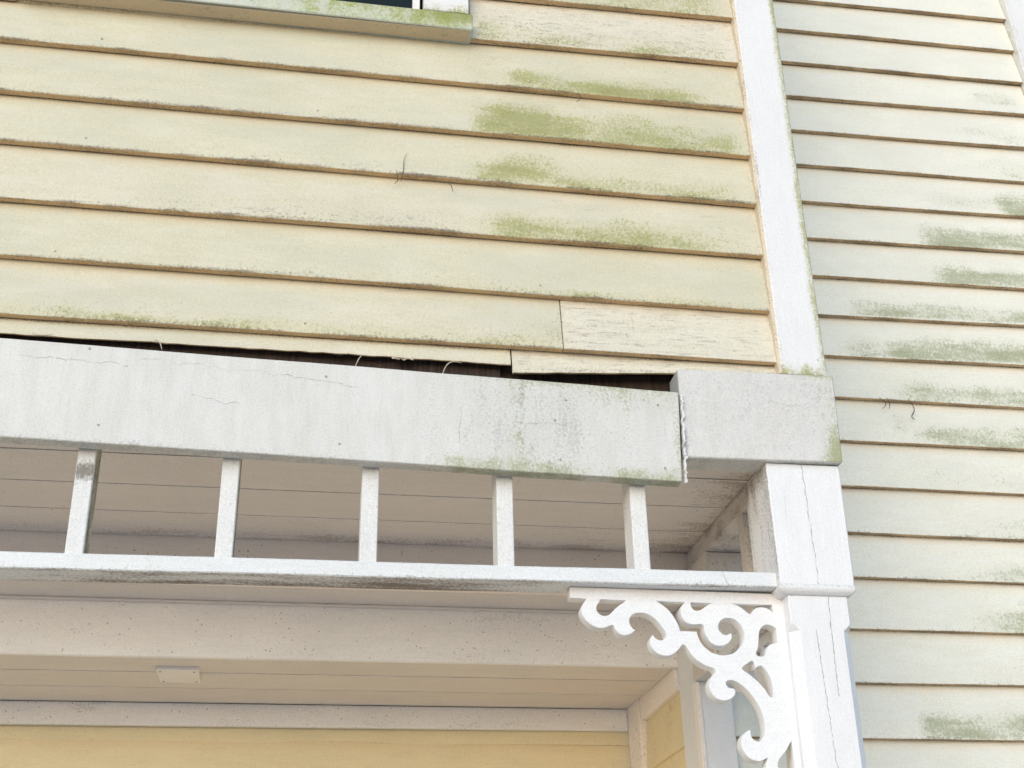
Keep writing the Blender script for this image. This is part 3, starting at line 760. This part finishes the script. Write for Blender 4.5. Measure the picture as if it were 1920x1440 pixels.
# ------------------------------------------------------------------ scroll bracket
OUTLINE = [(0.6266,0.9368),(0.6254,0.9091),(0.6662,0.9077),(0.6603,0.8995),(0.6533,0.8864),(0.652,0.8773),(0.6551,0.8665),(0.6618,0.8558),(0.6721,0.8461),(0.6844,0.8392),(0.6969,0.8368),(0.7078,0.8379),(0.7171,0.8418),(0.7255,0.8451),(0.729,0.843),(0.7322,0.8358),(0.738,0.8279),(0.7467,0.8218),(0.7557,0.8205),(0.7649,0.8222),(0.7743,0.8269),(0.7821,0.8344),(0.7768,0.8369),(0.7726,0.8423),(0.7694,0.8494),(0.7686,0.8567),(0.7713,0.8641),(0.7763,0.8706),(0.783,0.8744),(0.7923,0.8765),(0.8052,0.8763),(0.816,0.8735),(0.8266,0.8673),(0.837,0.8584),(0.8453,0.8477),(0.852,0.8388),(0.8568,0.8298),(0.8584,0.8226),(0.8557,0.8171),(0.8499,0.8125),(0.8424,0.8105),(0.8352,0.8121),(0.8291,0.8165),(0.8242,0.8236),(0.819,0.8145),(0.8171,0.8072),(0.8177,0.7983),(0.8216,0.7894),(0.8292,0.7815),(0.8396,0.7755),(0.8522,0.7731),(0.8632,0.7742),(0.8746,0.7798),(0.8844,0.7881),(0.8906,0.7954),(0.8956,0.8004),(0.902,0.7998),(0.9061,0.7949),(0.9101,0.7878),(0.9164,0.7771),(0.9247,0.7675),(0.935,0.7597),(0.9471,0.7528),(0.9577,0.7486),(0.9667,0.7461),(0.9717,0.7417),(0.9721,0.7364),(0.9679,0.731),(0.9609,0.7247),(0.9558,0.7158),(0.9531,0.707),(0.9539,0.6965),(0.9574,0.6861),(0.9655,0.6758),(0.9758,0.6707),(0.9884,0.6692),(1.0015,0.6729),(1.0104,0.6791),(1.0158,0.687),(1.0157,0.694),(1.0115,0.6983),(1.0025,0.6991),(0.9966,0.7042),(0.9945,0.7103),(0.9978,0.7152),(1.0044,0.7176),(1.0136,0.7172),(1.0241,0.7126),(1.0377,0.7032),(1.0509,0.6893),(1.0619,0.6738),(1.0709,0.6565),(1.0769,0.6375),(1.0794,0.6203),(1.0791,0.6032),(1.077,0.5929),(1.0723,0.5844),(1.0661,0.5775),(1.0595,0.5753),(1.0525,0.5774),(1.0459,0.5824),(1.0431,0.5892),(1.0427,0.6019),(1.0352,0.5993),(1.0273,0.5932),(1.0197,0.5821),(1.0175,0.5737),(1.0177,0.5635),(1.0226,0.551),(1.0303,0.5402),(1.0403,0.5336),(1.0525,0.5308),(1.0634,0.5321),(1.073,0.5368),(1.0785,0.5381),(1.0752,0.5297),(1.0713,0.5204),(1.0702,0.5095),(1.0726,0.497),(1.0795,0.4847),(1.0892,0.4744),(1.0999,0.4677),(1.1107,0.4646),(1.1198,0.4659),(1.1329,0.4729),(1.1411,0.4788),(1.1425,0.438),(1.173,0.4392),(1.167,0.7572),(1.1645,0.9341)]
HOLES = [[(0.7045,0.9077),(0.7646,0.907),(0.7573,0.9013),(0.7458,0.8936),(0.7322,0.8813),(0.7225,0.8719),(0.7132,0.8674),(0.7041,0.8674),(0.6952,0.8721),(0.6902,0.8801),(0.6897,0.8874),(0.6929,0.8949),(0.6987,0.9015)],
[(0.8398,0.9073),(0.9133,0.907),(0.9072,0.9018),(0.9019,0.8942),(0.8986,0.8839),(0.8999,0.8711),(0.9054,0.8602),(0.9159,0.8531),(0.9287,0.8511),(0.9437,0.8524),(0.9492,0.8518),(0.9535,0.8477),(0.9538,0.8376),(0.9561,0.8267),(0.9623,0.8142),(0.9707,0.8053),(0.9831,0.8002),(0.9961,0.8005),(1.0078,0.8052),(1.017,0.8136),(1.0222,0.8238),(1.0199,0.8319),(1.014,0.829),(1.0063,0.827),(0.9974,0.8305),(0.9907,0.8385),(0.99,0.8495),(0.9948,0.8597),(1.0049,0.8674),(1.0164,0.8695),(1.0312,0.8671),(1.0416,0.8591),(1.0497,0.8473),(1.0537,0.8327),(1.052,0.8181),(1.0448,0.8034),(1.0322,0.7904),(1.0163,0.7811),(0.9975,0.7774),(0.9828,0.7785),(0.9667,0.7836),(0.953,0.7941),(0.9431,0.8065),(0.9363,0.8226),(0.9346,0.8339),(0.893,0.8343),(0.8904,0.847),(0.885,0.8597),(0.877,0.8742),(0.8669,0.8868),(0.8548,0.8975)],
[(0.9254,0.906),(0.9787,0.9056),(0.9669,0.8997),(0.9548,0.891),(0.947,0.8871),(0.9375,0.8859),(0.9304,0.8894),(0.9264,0.8967)],
[(1.0288,0.9065),(1.1332,0.9062),(1.1337,0.8837),(1.1284,0.8901),(1.1196,0.8964),(1.1085,0.8989),(1.097,0.8983),(1.087,0.8937),(1.0783,0.8841),(1.0732,0.8812),(1.0679,0.8838),(1.0567,0.8938),(1.0443,0.9019)],
[(1.1156,0.8554),(1.1275,0.852),(1.1362,0.8458),(1.1358,0.8273),(1.1359,0.81),(1.1241,0.8088),(1.1121,0.803),(1.1065,0.7956),(1.1035,0.7865),(1.0999,0.7792),(1.094,0.7767),(1.0828,0.7774),(1.0787,0.7815),(1.0794,0.7878),(1.0842,0.797),(1.0882,0.8153),(1.0913,0.8336),(1.0964,0.8448),(1.1048,0.8524)],
[(1.1075,0.6789),(1.1012,0.6796),(1.0972,0.6848),(1.0887,0.6988),(1.0758,0.7144),(1.0625,0.7266),(1.0489,0.737),(1.0403,0.743),(1.039,0.7475),(1.0432,0.752),(1.0591,0.7622),(1.067,0.7656),(1.071,0.7606),(1.0718,0.7517),(1.0732,0.7472),(1.0783,0.7515),(1.086,0.7534),(1.0929,0.7494),(1.1009,0.738),(1.1066,0.7238),(1.11,0.7062),(1.11,0.6885)],
[(1.1411,0.5171),(1.1404,0.5772),(1.1347,0.5699),(1.127,0.5584),(1.1147,0.5448),(1.1053,0.5351),(1.1008,0.5258),(1.1008,0.5167),(1.1055,0.5078),(1.1135,0.5028),(1.1208,0.5023),(1.1283,0.5055),(1.1349,0.5113)]]

def smooth_loop(pts, sub=3):
    n = len(pts); out = []
    P = [Vector((p[0], p[1])) for p in pts]
    corner = []
    for i in range(n):
        a = P[i]-P[i-1]; b = P[(i+1) % n]-P[i]
        corner.append(a.length > 1e-6 and b.length > 1e-6 and a.angle(b) > R(52))
    for i in range(n):
        p1, p2 = P[i], P[(i+1) % n]
        p0 = p1 if corner[i] else P[i-1]
        p3 = p2 if corner[(i+1) % n] else P[(i+2) % n]
        if (p2-p1).length > .06:
            out.append(p1); continue
        for s in range(sub):
            t = s/sub
            out.append(.5*((2*p1)+(-p0+p2)*t+(2*p0-5*p1+4*p2-p3)*t*t+(-p0+3*p1-3*p2+p3)*t**3))
    return out
def bracket_mesh(name):
    cu = bpy.data.curves.new(name, 'CURVE'); cu.dimensions = '2D'; cu.fill_mode = 'BOTH'
    cu.extrude = .0165; cu.bevel_depth = .0012; cu.bevel_resolution = 1; cu.offset = -.0012
    for loop in [OUTLINE]+HOLES:
        pts = smooth_loop(loop)
        sp = cu.splines.new('POLY'); sp.points.add(len(pts)-1); sp.use_cyclic_u = True
        for q, p in zip(sp.points, pts): q.co = (p.x-1.165, p.y-.936, 0, 1)
    o = bpy.data.objects.new('tmp', cu); C.objects.link(o)
    dg = bpy.context.evaluated_depsgraph_get()
    me = bpy.data.meshes.new_from_object(o.evaluated_get(dg))
    bpy.data.objects.remove(o); me.name = name
    me.materials.clear(); me.materials.append(M_bracket)
    return me
bme = bracket_mesh('scroll_bracket')
o = bpy.data.objects.new('scroll_bracket', bme); C.objects.link(o)
o.location = (1.165, 2.8575, .936); o.rotation_euler = (R(90), 0, 0)
tag(o, 'white scroll cut bracket filling the corner between rail and post', 'bracket', 'scroll brackets')
o = bpy.data.objects.new('scroll_bracket', bme); C.objects.link(o)
o.location = (1.25, 2.952, .931); o.rotation_euler = (R(90), 0, R(-90))
tag(o, 'side scroll bracket glimpsed through the holes of the front bracket', 'bracket', 'scroll brackets')

# ------------------------------------------------------------------ bits caught in the gaps
def strand(name, label, cat, pts, r, mat, y, bow=.004, group=None):
    q = smooth_pts([(x, y-bow*math.sin(math.pi*i/(len(pts)-1)), z) for i, (x, z) in enumerate(pts)])
    bm = bmesh.new(); tube(bm, q, r)
    o = obj(name, bm, mat, None, 0, smooth=True); tag(o, label, cat, group)
strand('dry_strand', 'pale dry strand crossing the gap above the fascia, near the middle of the picture', 'strand', [(.087, 1.470), (.099, 1.504), (.109, 1.520)], .0016, M_straw, 2.806)
strand('dry_strand', 'longest curved pale strand in the dark gap, just left of the sheathing joint', 'strand', [(.308, 1.462), (.321, 1.499), (.338, 1.513), (.362, 1.513)], .0018, M_straw, 2.806)
strand('dry_strand', 'short pale frayed strand hanging in the gap between the two leftmost spindles', 'strand', [(-.406, 1.529), (-.391, 1.522), (-.383, 1.502)], .002, M_straw, 2.806)
strand('dry_strand', 'leftmost pale frayed strand, in the thin end of the gap', 'strand', [(-.693, 1.528), (-.673, 1.521), (-.645, 1.527)], .002, M_straw, 2.806)
strand('dead_tendril', 'dark hooked tendril hanging under a lap of the wing wall, nearest the post', 'tendril', [(1.977, 1.962), (1.997, 1.935), (1.981, 1.915)], .0016, M_twig, 3.716)
strand('dead_tendril', 'short straight dark tendril between two hooked ones on the wing wall', 'tendril', [(2.006, 1.962), (2.011, 1.935), (2.008, 1.917)], .0015, M_twig, 3.716)
strand('dead_tendril', 'dark hooked tendril with a knob on the wing wall, farthest from the post', 'tendril', [(2.088, 1.964), (2.102, 1.92), (2.087, 1.890), (2.098, 1.880)], .0019, M_twig, 3.716)
strand('dead_twig', 'thin dark forked twig stuck on the cream front wall', 'twig', [(.196, 2.066), (.202, 2.10), (.203, 2.138), (.212, 2.165)], .0010, M_twig, 2.804)
strand('dead_twig', 'short dark twig beside the taller one on the front wall', 'twig', [(.178, 2.055), (.187, 2.066), (.183, 2.10)], .0013, M_twig, 2.803)
strand('dead_tendril', 'short dark bit hanging below a lap to the right of the twigs', 'tendril', [(.328, 2.072), (.335, 2.062), (.339, 2.045)], .0013, M_twig, 2.805)
strand('dead_tendril', 'small curled dark tendril under a lap beside the greenest patch', 'tendril', [(.700, 2.435), (.715, 2.425), (.712, 2.408), (.702, 2.402)], .0012, M_twig, 2.806)

def sliver(label, x, z, w, h, seed):
    bm = bmesh.new()
    def f(a, b, c):
        return (x+w*a, 2.803+.003*b+.012*math.sin(a*3)*c, z-h*(1-c)*(.4+.6*abs(noise.noise(Vector((a*4+seed, 1, 1)))))+.25*h*noise.noise(Vector((a*9+seed, c*3, 2))))
    hull(bm, f, 12, 1, 3)
    o = obj('paint_sliver', bm, M_straw, None, 0); tag(o, label, 'paint sliver')
sliver('frayed paint sliver curling out of the gap between two pale strands', .183, 1.520, .055, .014, 1.3)
sliver('flat pale sliver lying in the gap above the middle spindle', .030, 1.5215, .04, .007, 4.1)
